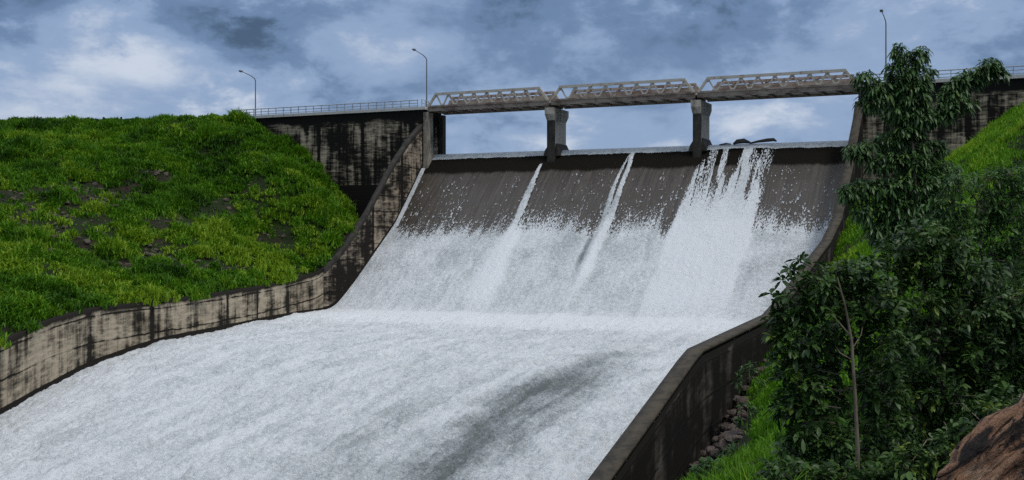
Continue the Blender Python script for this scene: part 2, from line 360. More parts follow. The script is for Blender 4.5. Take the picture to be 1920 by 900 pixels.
wall_strip('wall_face', s2, tr(s2), tr(s2)+.95, ztr(s2)-.25, np.minimum(zw(s2)-9, ztr(s2)-14), m_['rwall'], root, None)
V = []
for s in s2:
    z = float(ztr(s)); t = float(tr(s))
    for a, b in ((-.06, -.248), (-.06, 0), (1.05, 0), (1.05, -.248)): V.append(P3(t+a, s, z+b))
f = gridfaces(len(s2), 4); i = np.arange(len(s2)-1)*4
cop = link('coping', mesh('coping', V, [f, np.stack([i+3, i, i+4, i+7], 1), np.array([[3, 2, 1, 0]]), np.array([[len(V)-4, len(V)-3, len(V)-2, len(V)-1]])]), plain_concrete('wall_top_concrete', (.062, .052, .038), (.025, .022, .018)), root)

# ------------------------------------------------------------------ spillway dam body
def ogee():
    sv = np.concatenate([np.arange(-3.4, 3, .1), np.arange(3, 40, .4)]); tv = np.arange(-.6, TR+.6, 1.2)
    T, Sg = np.meshgrid(tv, sv, indexing='ij'); xy = plan(T, 0*T)+Sg[..., None]*D if False else P0+T[..., None]*A+Sg[..., None]*D
    Z = zw(Sg)-.10-1.4*sst(20, 27, Sg)
    V = np.concatenate([xy, Z[..., None]], 2).reshape(-1, 3); n, m = T.shape
    wall = np.stack([T, Sg, 0*T], 2).reshape(-1, 3)
    extra = []
    Fq = [gridfaces(n, m)]
    # ends and underside
    b = len(V); k = []
    for ti in (tv[0], tv[-1]): k += [P3(ti, sv[0], -30), P3(ti, sv[-1], -30)]
    V = np.concatenate([V, np.array(k)]); wall = np.concatenate([wall, np.zeros((4, 3))])
    me = mesh('spillway_dam', V, [Fq[0], np.array([[0, (n-1)*m, b+2, b]]), np.array([[b, b+2, b+3, b+1]]), np.array([[m-1, b+1, b+3, n*m-1]])], True, {'wall': wall})
    o = link('spillway_dam', me, m_['face'])
    tag(o, 'curved dark concrete spillway face below the bridge, wet and streaked with falling water', 'dam')
ogee()

# ------------------------------------------------------------------ water
def tpx(px, s=.6):
    Y = depth_s(px, s); return ts((px-960)/F*Y, Y)[0]
def water():
    sv = np.concatenate([np.arange(-3, 32, .12), np.arange(32, 150, .22)]); n = 480; uv = np.linspace(0, 1, n)
    Sg, U = np.meshgrid(sv, uv, indexing='ij'); t0 = tl(np.maximum(Sg, 2.3))-.25; t0 = np.where(Sg < 2.3, 0.02, t0); t1 = tr(Sg)+.1
    T = t0+(t1-t0)*U; Z = zw(Sg).copy()
    cov = np.zeros_like(T); den = np.ones_like(T); g = np.zeros_like(T)
    # broken edge where the thin sheet turns white, teeth running downstream
    teeth = .6*fbm(T*1.1, Sg*.10, 3, 3, .6)+.4*fbm(T*4., Sg*.35, 4, 2, .6); tb = fbm(T*.16, Sg*.02, 9, 3)
    cov = np.maximum(cov, np.clip(.80*sst(8.0, 15.8, Sg+(teeth-.5)*6+(tb-.5)*4.5)+.30*sst(12.8, 16.6, Sg+(teeth-.5)*3), 0, 1))
    # scattered flecks above it
    sp = fbm(T*5.5, Sg*2.2, 21, 2, .7); sp2 = fbm(T*.35, Sg*.2, 31, 3)
    cov = np.maximum(cov, .56*sst(.72, .84, sp+.13*sst(4, 13, Sg)+(sp2-.5)*.28)*sst(2.8, 5, Sg))
    # jets
    def jet(tc, w0, w1, s0, s1, amt=1., seed=5, fray=.5):
        nonlocal cov
        w = w0+(w1-w0)*np.clip((Sg-s0)/(s1-s0), 0, 1)**1.25; d = abs(T-tc-(fbm(T*0+3, Sg*.15, seed)-.5)*1.0)
        st = fbm(T*2.4, Sg*.16, seed+3, 3, .6)
        cov = np.maximum(cov, amt*sst(1.35, .35, d/w+(st-.5)*fray*2.0)*sst(s0, s0+.6, Sg))
        return sst(1.3, .3, d/w)*sst(s0, s0+2, Sg)
    lift = np.zeros_like(T); wl = tl(np.maximum(Sg, 2.3))
    lift += jet(tpx(1024)+.1, .26, 2.0, 2.0, 24, 1, 5)
    den += .20*sst(1.4, .2, abs(T-tpx(1024)-.1-(fbm(T*0+3, Sg*.15, 5)-.5))/(.5+.09*np.maximum(Sg-2, 0)))*sst(10, 16, Sg)*sst(28, 22, Sg)
    den -= .20*sst(1.2, .3, abs(T-tpx(1187)+1.25)/(.16+.02*Sg))*sst(13, 16, Sg)*sst(22.5, 18, Sg)
    den += .14*sst(1.3, .3, abs(T-tpx(1187)-.3)/.8)*sst(10, 16, Sg)*sst(25, 20, Sg)
    lift += jet(tpx(1187), .28, .95, .2, 20, 1, 6); lift += jet(tpx(1187)-.55, .16, .8, .4, 18, .8, 7, .9)
    cov = np.maximum(cov, sst(.7, .35, abs(T-wl-.2))*sst(2, 3, Sg))
    # big cascade by the right pier
    ta, tb2 = tpx(1322), tpx(1447)
    edge = fbm(T*.5+7, Sg*.1, 41, 3)
    spread = sst(0, 14, Sg)*1.2
    inside = sst(ta-spread-.5, ta-spread+.7, T+(edge-.5)*2)*sst(tb2+.6+spread*.3, tb2-.5, T+(edge-.5)*2)*sst(-.2, .5, Sg)
    gaps = fbm(T*.75, Sg*.075, 51, 4, .6)
    slit = np.maximum.reduce([sst(1.15, .3, abs(T-tc)/1.0+(gaps-.5)*2.2)*sst(e1, e0, Sg) for tc, e0, e1 in ((ta+4.3, 3.5, 7), (tb2-1.6, .5, 2))])
    cov = np.maximum(cov, inside*np.clip(1.0-.80*sst(.47, .56, fbm(T*1.5, Sg*.09, 57, 3, .6))*sst(13, 4, Sg)*(.55+.45*sst(ta+7, ta+3.5, T))-.9*slit-.5*sst(.5, .66, gaps)*sst(14, 5, Sg), 0, 1))
    lift += inside*.8
    # smooth lip of water rolling over the crest
    lip = sst(1.05, .85, Sg+(fbm(T*.7, Sg*0, 61)-.5)*.22)
    lipmask = lip*(1-inside*sst(-.6, .3, Sg))
    g = np.where(cov > .5*lip, g, lipmask); cov = np.maximum(cov, lip)
    # chute: whiteness
    den -= .07*sst(30, 15, Sg)*(1-inside)*sst(.35, .7, fbm(T*.45, Sg*.4, 71))
    den += .12*inside*sst(6, 14, Sg)*sst(30, 24, Sg)
    den += .22*sst(27.5, 30, Sg)*sst(44, 32, Sg)*sst(.2, .55, fbm(T*.1, Sg*.2, 73)+.2)
    path = np.array([on_water(*p) for p in ((1180, 655), (1080, 695), (990, 745), (900, 815), (830, 880), (760, 960))]); path = path[np.argsort(path[:, 1])]
    tc = np.interp(Sg, path[:, 1], path[:, 0]); wv = np.interp(Sg, [path[0, 1], path[2, 1], path[-1, 1]], [1.3, 3.0, 3.8])
    q = (T-tc)+(fbm(T*.2, Sg*.08, 81)-.5)*5
    trough = np.exp(-(q/wv)**2)*sst(path[0, 1]-10, path[0, 1]+22, Sg)
    den -= .25*trough*(.35+1.3*fbm(T*1.1, Sg*.22, 83, 4, .65))
    den -= .12*np.exp(-((T-tc+9)/3)**2)*sst(60, 90, Sg)*fbm(T*.3, Sg*.1, 85)
    flow = fbm(T*.75+(fbm(T*.1, Sg*.06, 101)-.5)*3, Sg*.055, 103, 4, .6)-.5
    den += .13*flow*sst(30, 40, Sg)+.10*(fbm(T*1.6, Sg*.16, 105, 3)-.5)*sst(16, 20, Sg)
    # relief
    ch = sst(28, 36, Sg)
    h = (fbm(T*.22, Sg*.11, 91, 3)-.5)*.7*ch+(fbm(T*.8, Sg*.5, 93, 3, .6)-.5)*.62*ch+flow*.3*ch+(fbm(T*2.9, Sg*1.8, 95, 2, .7)-.5)*.40*np.maximum(ch, .35*sst(12, 20, Sg))
    h += (fbm(T*1.3, Sg*.14, 97, 4, .6)-.5)*.11*sst(9, 16, Sg)*(1-ch)+lift*.22*(1-ch)-.4*trough*ch+.35*sst(27, 30, Sg)*sst(40, 32, Sg)*fbm(T*.3, Sg*.3, 99)
    h *= sst(.0, .8, Sg)*np.clip(np.minimum(T-t0, t1-T)/.5, .25, 1)
    Z = Z+h+.02
    xy = P0+T[..., None]*A+Sg[..., None]*D
    V = np.concatenate([xy, Z[..., None]], 2).reshape(-1, 3)
    o = link('water', mesh('water', V, [gridfaces(*T.shape)], True, {'foam': cov.ravel(), 'dens': den.ravel(), 'wall': np.stack([T, Sg, g], 2).reshape(-1, 3)}), m_['water'])
    tag(o, kind='structure')
water()
b = MB(); b.add([P3(-300, -3.0, 13.3), P3(380, -3.0, 13.3), P3(600, -900, 13.3), P3(-600, -900, 13.3)], [(0, 1, 2, 3)])
tag(b.build('reservoir_water', m_['lake']), kind='structure')
b = MB(); b.add([(-4000, -4000, -42), (4000, -4000, -42), (4000, 4000, -42), (-4000, 4000, -42)], [(0, 1, 2, 3)])
tag(b.build('ground', m_['ground']), kind='structure')

# ------------------------------------------------------------------ dam abutments
SD, SU = 2.1, -3.6; ZT = 20.9
def face(name, a, bb, z0, z1, mat, parent, botz, n=(2, 2)):
    """a wall block a=(t0,t1), bb=(s0,s1) with the stain and recess-shade attribute on every face"""
    V = []; Wl = []; Fq = []
    def quad(p, u0, u1):
        i = len(V)
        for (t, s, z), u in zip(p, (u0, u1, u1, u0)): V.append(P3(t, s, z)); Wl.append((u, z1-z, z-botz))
        Fq.append((i, i+1, i+2, i+3))
    (t0, t1), (s0, s1) = a, bb
    quad([(t0, s1, z0), (t1, s1, z0), (t1, s1, z1), (t0, s1, z1)], t0, t1)
    quad([(t1, s1, z0), (t1, s0, z0), (t1, s0, z1), (t1, s1, z1)], t1+3, t1+3+s1-s0)
    quad([(t0, s0, z0), (t0, s1, z0), (t0, s1, z1), (t0, s0, z1)], t0-9, t0-9+s1-s0)
    quad([(t1, s0, z0), (t0, s0, z0), (t0, s0, z1), (t1, s0, z1)], t1+40, t1+40+t1-t0)
    quad([(t0, s1, z1), (t1, s1, z1), (t1, s0, z1), (t0, s0, z1)], 0, 1)
    return link(name, mesh(name, V, [np.array(Fq)], attrs={'wall': np.array(Wl)}), mat, parent)
LA = thing('dam_wall', 'black stained concrete dam wall between the grassy bank and the first bridge span', 'wall', P3(-20, 0, 9))
face('wall_face', (-62, -.4), (SU, SD), -14, ZT-.45, m_['abut'], LA, 8.3)  # below botz the face is painted near black as shade of a recess
b = MB(); b.tsbox(-62, -.2, SU-.2, SD+.25, ZT-.448, ZT); b.build('coping', m_['coping'], LA)
b = MB(); b.tsbox(-.39, .35, SD-1.5, SD+.35, 6, ZT-.9); b.build('pilaster', plain_concrete('pilaster_concrete', (.29, .26, .21), (.09, .08, .065), .42, .64), LA)
b = MB(); b.tsbox(-.39, .35, SU-.1, SU+1.0, 10, ZT-.9); b.build('pilaster', m_['pierdark'], LA)
RA = thing('dam_wall', 'black stained concrete dam wall behind the tall tree at the right end of the bridge', 'wall', P3(85, 0, 9))
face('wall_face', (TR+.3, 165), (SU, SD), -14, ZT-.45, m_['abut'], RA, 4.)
b = MB(); b.tsbox(TR+.1, 165, SU-.2, SD+.25, ZT-.448, ZT); b.build('coping', m_['coping'], RA)
for nm, a in (('road', (-62, -.3)), ('road', (TR+.2, 165))):
    b = MB(); b.tsbox(a[0], a[1], SU+.6, SD-.4, ZT+.004, ZT+.05); tag(b.build(nm, m_['asphalt']), kind='structure')

# ------------------------------------------------------------------ bridge piers and spans
PT = [0., 20.9, 43.3, TR]
LABP = ['slim concrete bridge pier with a flared cap between the first and second truss spans', 'slim concrete bridge pier with a flared cap at the head of the big white cascade']
for i, t in enumerate(PT[1:3]):
    r = thing('bridge_pier', LABP[i], 'pier', P3(t, 0, 12), 'piers under the truss bridge')
    b = MB(); b.tsbox(t-.55, t+.55, SU+.6, SD-.75, 9, 18.4); b.build('shaft', m_['pier'], r)
    b = MB(); b.tsbox(t-.56, t+.56, SD-.748, SD-.2, 9.2, 18.4); b.build('nose', m_['pierdark'], r)
    b = MB()                                  # cap: flares up and downstream
    q = lambda e0, e1, w, z: [P3(t-w, SU+e0, z), P3(t+w, SU+e0, z), P3(t+w, SD+e1, z), P3(t-w, SD+e1, z)]
    b.hexa(q(.6, -.2, .6, 17.9), q(-.15, .35, .7, 18.8)); b.hexa(q(-.15, .35, .7, 18.802), q(-.15, .35, .7, 19.75)); b.build('cap', m_['pierdark'] if 0 else plain_concrete('cap_concrete', (.38, .35, .30), (.13, .115, .09), .42, .66), r)
    b = MB()                                  # algae-dark footing that spreads on the crest
    rings = [(1.35, 1.0, 12.6), (1.1, .8, 13.5), (.8, .4, 14.0), (.58, .1, 14.5)]
    R = [[P3(t-w, SU+.3-e*0, z), P3(t+w, SU+.3, z), P3(t+w, SD-1.+e*.35, z), P3(t-w, SD-1.+e*.35, z)] for w, e, z in rings]
    for k in range(3): b.hexa(R[k], R[k+1])
    b.build('footing', m_['pierdark'], r)
ZB, ZH = 20.75, 22.75
LABS = ['pale rusting steel truss bridge span nearest the black stained wall', 'pale rusting steel truss bridge span resting on both concrete piers', 'pale rusting steel truss bridge span ending beside the tall tree']
for i in range(3):
    t0, t1 = PT[i]+.25, PT[i+1]-.25
    if i == 2: t1 += .3
    r = thing('bridge_span', LABS[i], 'bridge', P3((t0+t1)/2, 0, ZB), 'spans of the truss bridge')
    e = 1.45; N = 8; up = [t0+e+(t1-t0-2*e)*k/N for k in range(N+1)]
    for sp, far in ((SD, 0), (SU, 1)):
        b = MB(); b.bar(P3(up[0]-.12, sp, ZH), P3(up[-1]+.12, sp, ZH), .40, .38); tc = b.build('top_chord', m_['truss'] if not far else m_['chordfar'], r)
        b = MB(); b.bar(P3(t0, sp, ZB+.12), P3(t1, sp, ZB+.12), .30, .26); b.build('bottom_chord', m_['truss'] if far else m_['girder'], r)
        for a, c in ((t0+.1, up[0]), (t1-.1, up[-1])):
            b = MB(); b.bar(P3(a, sp, ZB+.15), P3(c, sp, ZH), .32, .34); b.build('end_post', m_['truss'], r)
        for k in range(N):
            b = MB(); mid = (up[k]+up[k+1])/2; h = (up[1]-up[0])
            for sg in (-1, 1):
                b.bar(P3(mid+sg*.14, sp, ZB+.2), P3(mid+sg*(h/2-.22), sp, ZH-.42), .21, .2)
                b.bar(P3(mid+sg*(h/2-.22), sp, ZH-.44), P3(mid+sg*(h/2-.02), sp, ZH-.13), .208, .2)
            b.hexa([P3(mid-.3, sp-.05, ZB+.2), P3(mid+.3, sp-.05, ZB+.2), P3(mid+.3, sp+.05, ZB+.2), P3(mid-.3, sp+.05, ZB+.2)],
                   [P3(mid-.16, sp-.05, ZB+.48), P3(mid+.16, sp-.05, ZB+.48), P3(mid+.16, sp+.05, ZB+.48), P3(mid-.16, sp+.05, ZB+.48)])
            for sg in (-1, 1):
                if k == 0 or sg == 1:
                    c = mid+sg*h/2
                    b.hexa([P3(c-.14, sp-.045, ZH-.52), P3(c+.14, sp-.045, ZH-.52), P3(c+.14, sp+.045, ZH-.52), P3(c-.14, sp+.045, ZH-.52)],
                           [P3(c-.34, sp-.045, ZH-.13), P3(c+.34, sp-.045, ZH-.13), P3(c+.34, sp+.045, ZH-.13), P3(c-.34, sp+.045, ZH-.13)])
            b.build('web_member', m_['truss'], r)
    b = MB(); b.tsbox(t0+.9, t1-.9, SU+.25, SU+.37, 20.782, 22.35); b.build('side_plate', m_['girder'], r)
    b = MB(); b.tsbox(t0-.2, t1+.2, SU+.3, SD-.25, 20.5, 20.78); b.build('deck', m_['deck'], r)
    for sp in (SD-.1, SU+.1):
        b = MB(); b.tsbox(t0-.1, t1+.1, sp-.14, sp+.14, 20.12, ZB-.003); b.build('edge_girder', m_['girder'], r)
    for k in range(10):
        tt = t0+.4+(t1-t0-.8)*k/9
        b = MB(); b.tsbox(tt-.16, tt+.16, SU+.25, SD-.25, 20.14, 20.495); b.build('floor_beam', m_['girder'], r)

# ------------------------------------------------------------------ railings
def railing(t0, t1, n, label, zof=lambda t: ZT):
    r = thing('railing', label, 'railing', P3((t0+t1)/2, SD, ZT))
    s = SD+.05
    for k in range(n):
        t = t0+(t1-t0)*k/(n-1); b = MB(); b.tsbox(t-.05, t+.05, s-.05, s+.05, ZT-.25, ZT+1.1); b.build('post', m_['rail'], r)
    for z, w in ((1.1, .075), (.62, .055), (.2, .055)):
        b = MB(); b.tube([P3(t0-.1, s, ZT+z), P3(t1+.1, s, ZT+z)], w, 6); b.build('rail', m_['rail'], r)
railing(-37.5, -1.6, 25, 'pale pipe railing on the dam wall left of the bridge')
railing(TR+1.5, TR+55, 37, 'pale pipe railing on the dam wall behind the tall tree')
r = thing('railing', 'short pale gate railing at the left end of the first truss span', 'railing', P3(-.9, 1, ZT))
for s in (SD-.1, SD-1.2, SD-2.3):
    b = MB(); b.tsbox(-.95, -.85, s-.05, s+.05, ZT, ZT+1.15); b.build('post', m_['rail'], r)
for z in (1.15, .6):
    b = MB(); b.tube([P3(-.9, SD, ZT+z), P3(-.9, SD-2.4, ZT+z)], .05); b.build('rail', m_['rail'], r)

# ------------------------------------------------------------------ street lamps
def lamp(t, s, H, label, L_=3.4):
    o = P3(t, s, ZT); r = thing('street_lamp', label, 'street lamp', o, 'lamps along the dam road')
    b = MB(); b.tube([P3(t, s, ZT), P3(t, s, ZT+.5)], .17, 8); b.build('base', m_['lamp'], r)
    b = MB(); b.tube([P3(t, s, ZT+.3), P3(t, s, ZT+H*.5), P3(t, s, ZT+H)], [.115, .10, .085], 8); b.build('pole', m_['lamp'], r)
    pts = [P3(t, s, ZT+H-.02), P3(t, s+.25, ZT+H+.32), P3(t-.05, s+1.2, ZT+H+.68), P3(t-.1, s+L_, ZT+H+1.05)]
    b = MB(); b.tube(pts, [.08, .075, .065, .055], 6); b.build('arm', m_['lamp'], r)
    b = MB(); a = pts[-1]
    sec = [(0, .07, .05), (.25, .2, .10), (.7, .22, .12), (1.0, .12, .06)]
    R = [[P3(t-.1-w, s+L_+e, a[2]+e*.1-.02-h*.6), P3(t-.1+w, s+L_+e, a[2]+e*.1-.02-h*.6), P3(t-.1+w, s+L_+e, a[2]+e*.1+h), P3(t-.1-w, s+L_+e, a[2]+e*.1+h)] for e, w, h in sec]
    for k in range(3): b.hexa(R[k], R[k+1])
    hd = b.build('lamp_head', m_['lamp'], r)
    b = MB(); b.tsbox(t-.24, t+.04, s+L_+.3, s+L_+.68, a[2]-.10, a[2]-.055); l = b.build('lens', m_['lens'], None); l.parent = hd
lamp(tpx(479, -3.2), -3.2, 6.8, 'grey street lamp on the dam wall beside the grassy bank')
lamp(tpx(800, -3.2), -3.2, 8.2, 'grey street lamp at the left end of the truss bridge')
lamp(tpx(1661, -3.2), -3.2, 8.6, 'grey street lamp behind the tall leafy tree')

# ------------------------------------------------------------------ left embankment (Coons patch)
def resample(P, n):
    P = np.asarray(P, float); d = np.concatenate([[0], np.cumsum(np.linalg.norm(np.diff(P, axis=0), axis=1))]); u = np.linspace(0, d[-1], n)
    return np.stack([np.interp(u, d, P[:, i]) for i in range(3)], 1)
RP = []
for px, py in ((668, 424), (655, 395), (625, 343), (585, 300), (545, 266), (500, 240), (462, 222), (440, 217)):
    Y = depth_s(px, SD+.3); RP.append(at(px, py, Y))
sb = np.concatenate([np.arange(144, 30, -3.), np.arange(30, 11, -1.)])
BL = [P3(float(tl(s))-.55, s, float(ztl(s))-.1) for s in sb if float(ztl(s)) < RP[0][2]-.4] + [RP[0]]
CR = [at(px, py, Y) for px, py, Y in ((-700, 205, 165), (-420, 216, 190), (-200, 222, 202), (0, 226, 207), (150, 226, 206), (300, 225, 204.5))]+[RP[-1]]
n, m = 260, 130
Bc = resample(BL, n); Tc = resample(CR, n); Rc = resample(RP, m); Lc = resample([Bc[0], Bc[0]*.45+Tc[0]*.55+np.array([0, 0, 1.]), Tc[0]], m)
u = np.linspace(0, 1, n)[:, None, None]; v = np.linspace(0, 1, m)[None, :, None]
H = (1-v)*Bc[:, None]+v*Tc[:, None]+(1-u)*Lc[None]+u*Rc[None]-((1-u)*(1-v)*Bc[0]+u*(1-v)*Bc[-1]+(1-u)*v*Tc[0]+u*v*Tc[-1])
w = (np.clip(np.minimum(np.minimum(u, 1-u)*12, np.minimum(v, 1-v)*6), 0, 1))[..., 0]
H[..., 2] += w*((fbm(H[..., 0]*.09, H[..., 1]*.09, 201, 4)-.5)*4.0+(fbm(H[..., 0]*.5, H[..., 1]*.5, 205, 3)-.5)*.8)
HILL = H
Vh = H.reshape(-1, 3)
# crest top and far slope behind it
back = [Tc+np.array([.4, .9, 0])*6+np.array([0, 0, -.1]), Tc+np.array([.4, .9, 0])*60+np.array([0, 0, -30])]
Vb = np.concatenate([Vh]+back); k0 = len(Vh); top = np.arange(n)*m+m-1
ex = []
for i in range(n-1):
    ex.append((top[i], top[i+1], k0+i+1, k0+i)); ex.append((k0+i, k0+i+1, k0+n+i+1, k0+n+i))
# grid index is i*m+j
tag(link('hill', mesh('hill', Vb, [gridfaces(n, m), np.array(ex)], True), m_['soil']), kind='structure')
def proj(P): return 960+F*P[..., 0]/P[..., 1], 450-F*P[..., 2]/P[..., 1]

def blades(name, pos, hgt, tint, mat, nb=5, wid=.07, lean=.5, spread=.25):
    """one mesh of curved grass blades: pos (k,3), hgt (k,), tint (k,)"""
    k = len(pos); N = k*nb
    p = np.repeat(pos, nb, 0)+np.concatenate([rng.normal(0, spread, (N, 2)), np.zeros((N, 1))], 1)
    h = np.repeat(hgt, nb)*rng.uniform(.55, 1.15, N); a = rng.uniform(0, 2*np.pi, N); l = rng.uniform(.1, 1, N)*lean
    d = np.stack([np.cos(a), np.sin(a), 0*a], 1); b = a+rng.uniform(.6, 2.5, N); sd = np.stack([np.cos(b), np.sin(b), 0*b], 1)*(wid*rng.uniform(.6, 1.3, N))[:, None]
    z = np.array([0, 0, 1.])
    m1 = p+d*(h*l*.3)[:, None]+z*(h*.55)[:, None]; tp = p+d*(h*l)[:, None]+z*(h*(1-.35*l))[:, None]
    V = np.stack([p-sd*.7-z*.06, p+sd*.7-z*.06, m1+sd, m1-sd, tp], 1).reshape(-1, 3)
    i = np.arange(N)*5; tt = np.clip(np.repeat(tint, nb)+rng.normal(0, .13, N), 0, 1)
    return mesh(name, V, [np.stack([i, i+1, i+2, i+3], 1), np.stack([i+3, i+2, i+4], 1)], False, {'tint': np.repeat(tt, 5)})
def on_grid(G, k, jit=True):
    a = np.linalg.norm(np.cross(G[1:, :-1]-G[:-1, :-1], G[:-1, 1:]-G[:-1, :-1]), axis=2).ravel(); c = np.cumsum(a); q = np.searchsorted(c, rng.uniform(0, c[-1], k))
    i, j = np.divmod(q, G.shape[1]-1); f, g = rng.random((k, 1)), rng.random((k, 1))
    return (G[i, j]*(1-f)+G[i+1, j]*f)*(1-g)+(G[i, j+1]*(1-f)+G[i+1, j+1]*f)*g
BARE = [(180, 370, 90, 40), (150, 430, 80, 45), (520, 458, 55, 22), (380, 495, 60, 16), (90, 410, 70, 40), (330, 410, 50, 20), (300, 470, 60, 18), (60, 370, 60, 25), (430, 500, 40, 12), (230, 500, 50, 16), (420, 390, 40, 15), (290, 330, 40, 12), (480, 350, 30, 12)]
def bare(P):
    x, y = proj(P); r = np.zeros(len(P))
    for a, b, c, d in BARE: r = np.maximum(r, np.exp(-((x-a)/c)**2-((y-b)/d)**2))
    return r+(fbm(P[:, 0]*.35, P[:, 1]*.35+P[:, 2]*.3, 301, 4)-.5)*1.3
def clumped(G, ncl, per, rmin, rmax, ok):
    c = on_grid(G, ncl); c = c[ok(c)]; R = np.where(rng.random(len(c)) < .03, rng.uniform(1.4, 2.2, len(c)), rng.uniform(rmin, rmax, len(c))); hh = R*rng.uniform(.75, 1.25, len(c)); tc = rng.normal(0, .17, len(c))
    k = np.maximum(3, (per*R*R).astype(int)); idx = np.repeat(np.arange(len(c)), k); a = rng.uniform(0, 6.283, len(idx)); rr = np.sqrt(rng.random(len(idx)))
    p = c[idx]; off = np.stack([np.cos(a), np.sin(a)], 1)*(rr*R[idx])[:, None]
    return p, off, hh[idx]*(1-.75*rr**2), tc[idx], rr
# local slope of the hill as a plane fit: z = ax + by + c (the face is nearly planar over a clump)
def slope_at(G):
    d1 = G[1:, :-1]-G[:-1, :-1]; d2 = G[:-1, 1:]-G[:-1, :-1]; nn = np.cross(d1, d2); nn /= np.linalg.norm(nn, axis=2)[..., None]+1e-9; nn *= np.sign(nn[..., 2:])
    return nn
NN = slope_at(H).reshape(-1, 3).mean(0); NN /= np.linalg.norm(NN)
p, off, hh, tc, rr = clumped(H, 11000, 26, .35, 1.25, lambda c: (bare(c) < .36) | (rng.random(len(c)) < .12))
pos = p.copy(); pos[:, :2] += off; pos[:, 2] -= (off@NN[:2])/NN[2]; pos[:, 2] += .0
p2 = on_grid(H, 36000); q2 = bare(p2); p2 = p2[(q2 < .32) | (rng.random(len(q2)) < .28)]
x2, y2 = proj(p2); short = .22+.22*rng.random(len(p2))
big = lambda P: fbm(P[:, 0]*.06, (P[:, 1]+P[:, 2])*.06, 305, 3)
mid = lambda P: fbm(P[:, 0]*.22, (P[:, 1]+P[:, 2])*.2, 307, 3)
px, py = proj(pos)
hg = .18+1.05*hh; hg *= 1-.4*sst(250, 224, py)*(px < 430)
ti = .49+1.3*(big(pos)-.5)+.8*(mid(pos)-.5)+tc-.22*rr**2*0-.1*sst(300, 230, py)+.10*sst(300, 480, py)
t2 = .28+1.0*(big(p2)-.5)+.8*(mid(p2)-.5)
pos = np.concatenate([pos, p2]); hg = np.concatenate([hg, short]); ti = np.concatenate([ti, t2]); px, py = proj(pos); k_ = px > -320; pos, hg, ti = pos[k_], hg[k_], ti[k_]
print('TUFTS', len(pos))
tag(link('grass', blades('grass', pos, hg, ti, m_['grass_blades'], 4, .075, 1.1, .16), m_['grass_blades']), kind='stuff')

# ------------------------------------------------------------------ right bank
CP = []
for s, z in ((2.3, 6.5), (10, 4.6), (20, 1.2), (30, -2.2), (45, -6), (62, -9.0), (75, -11.5), (86, -14.2), (92, -15.4), (108, -19), (130, -22), (160, -24), (190, -26)):
    q = P0+A*(float(tr(s))+.9)+D*s; CP.append((q[0], q[1], z))
for px, py, Y in ((1790, 310, 152), (1860, 240, 150), (1925, 198, 148.5), (1990, 165, 147), (1640, 405, 138), (1700, 390, 130), (1920, 330, 112), (1800, 380, 120), (1900, 440, 70), (1600, 520, 110), (1500, 640, 85), (1420, 740, 82), (1400, 790, 72), (1430, 800, 55),
                  (1440, 880, 40), (1365, 905, 50), (1600, 800, 30), (1800, 560, 40), (1640, 905, 18), (1800, 880, 18), (1900, 850, 20), (1360, 840, 68)): CP.append(tuple(at(px, py, Y)))
CP += [(0, 0, -1.75), (2.5, 5.5, -1.75), (4, 2, -1.4), (-6, 3, -4.2), (2, 20, -6.0), (4, 40, -11), (0, 32, -10), (-5, 12, -6.5), (5, 10, -2.9), (6, 13, -3.5), (3.5, 8, -2.5), (9, 14, -3.2), (20, 5, -.5), (30, 40, 5), (45, 80, 10), (60, 120, 16), (80, 145, 21), (110, 120, 24), (60, 30, 14), (10, -15, 0), (-8, -10, -4)]
CP = np.array(CP)
def tps(r2): return .5*r2*np.log(r2+1e-9)
_r = ((CP[:, None, :2]-CP[None, :, :2])**2).sum(2)/1e4; nC = len(CP)
Km = np.zeros((nC+3, nC+3)); Km[:nC, :nC] = tps(_r)+np.eye(nC)*2e-4; Km[:nC, nC] = 1; Km[:nC, nC+1:] = CP[:, :2]/100; Km[nC:, :nC] = Km[:nC, nC:].T
_w = np.linalg.solve(Km, np.concatenate([CP[:, 2], np.zeros(3)]))
def bank0(x, y):
    x = np.asarray(x, float); y = np.asarray(y, float); r = ((x[..., None]-CP[:, 0])**2+(y[..., None]-CP[:, 1])**2)/1e4
    return (tps(r)*_w[:nC]).sum(-1)+_w[nC]+x/100*_w[nC+1]+y/100*_w[nC+2]
def bank(x, y): return bank0(x, y)+(fbm(np.asarray(x)*.35, np.asarray(y)*.35, 401, 4)-.5)*.7+(fbm(np.asarray(x)*1.3, np.asarray(y)*1.3, 405, 3)-.5)*.22
sv = np.linspace(2.35, 195, 240); wv = np.concatenate([np.linspace(0, 45, 110), np.linspace(46, 120, 30)])
Sg, Wg = np.meshgrid(sv, wv, indexing='ij'); xy = P0+(tr(Sg)+.93+Wg)[..., None]*A+Sg[..., None]*D
G = np.concatenate([xy, bank(xy[..., 0], xy[..., 1])[..., None]], 2)
G[0, :, 2] = np.minimum(G[0, :, 2], 20.4)
tag(link('terrain', mesh('terrain', G.reshape(-1, 3), [gridfaces(*Sg.shape)], True), m_['soil']), kind='structure')
def tuft_patch(k, cond, hfun, tfun, nb, wid, lean, spread, name='grass', mat='bright_grass'):
    p = on_grid(G, k); x, y = proj(p); ok = (p[:, 1] > 3) & (x > 1150) & (x < 2500) & (y > 150) & (y < 960); p = p[ok]; x, y = proj(p); c = cond(p, x, y); p = p[c]; x, y = x[c], y[c]
    nz = fbm(p[:, 0]*.3, p[:, 1]*.3, 501, 4, .6)
    return p, hfun(p, nz), tfun(p, nz)
RUB = [(at(1350, 830, 72), 3.0)]
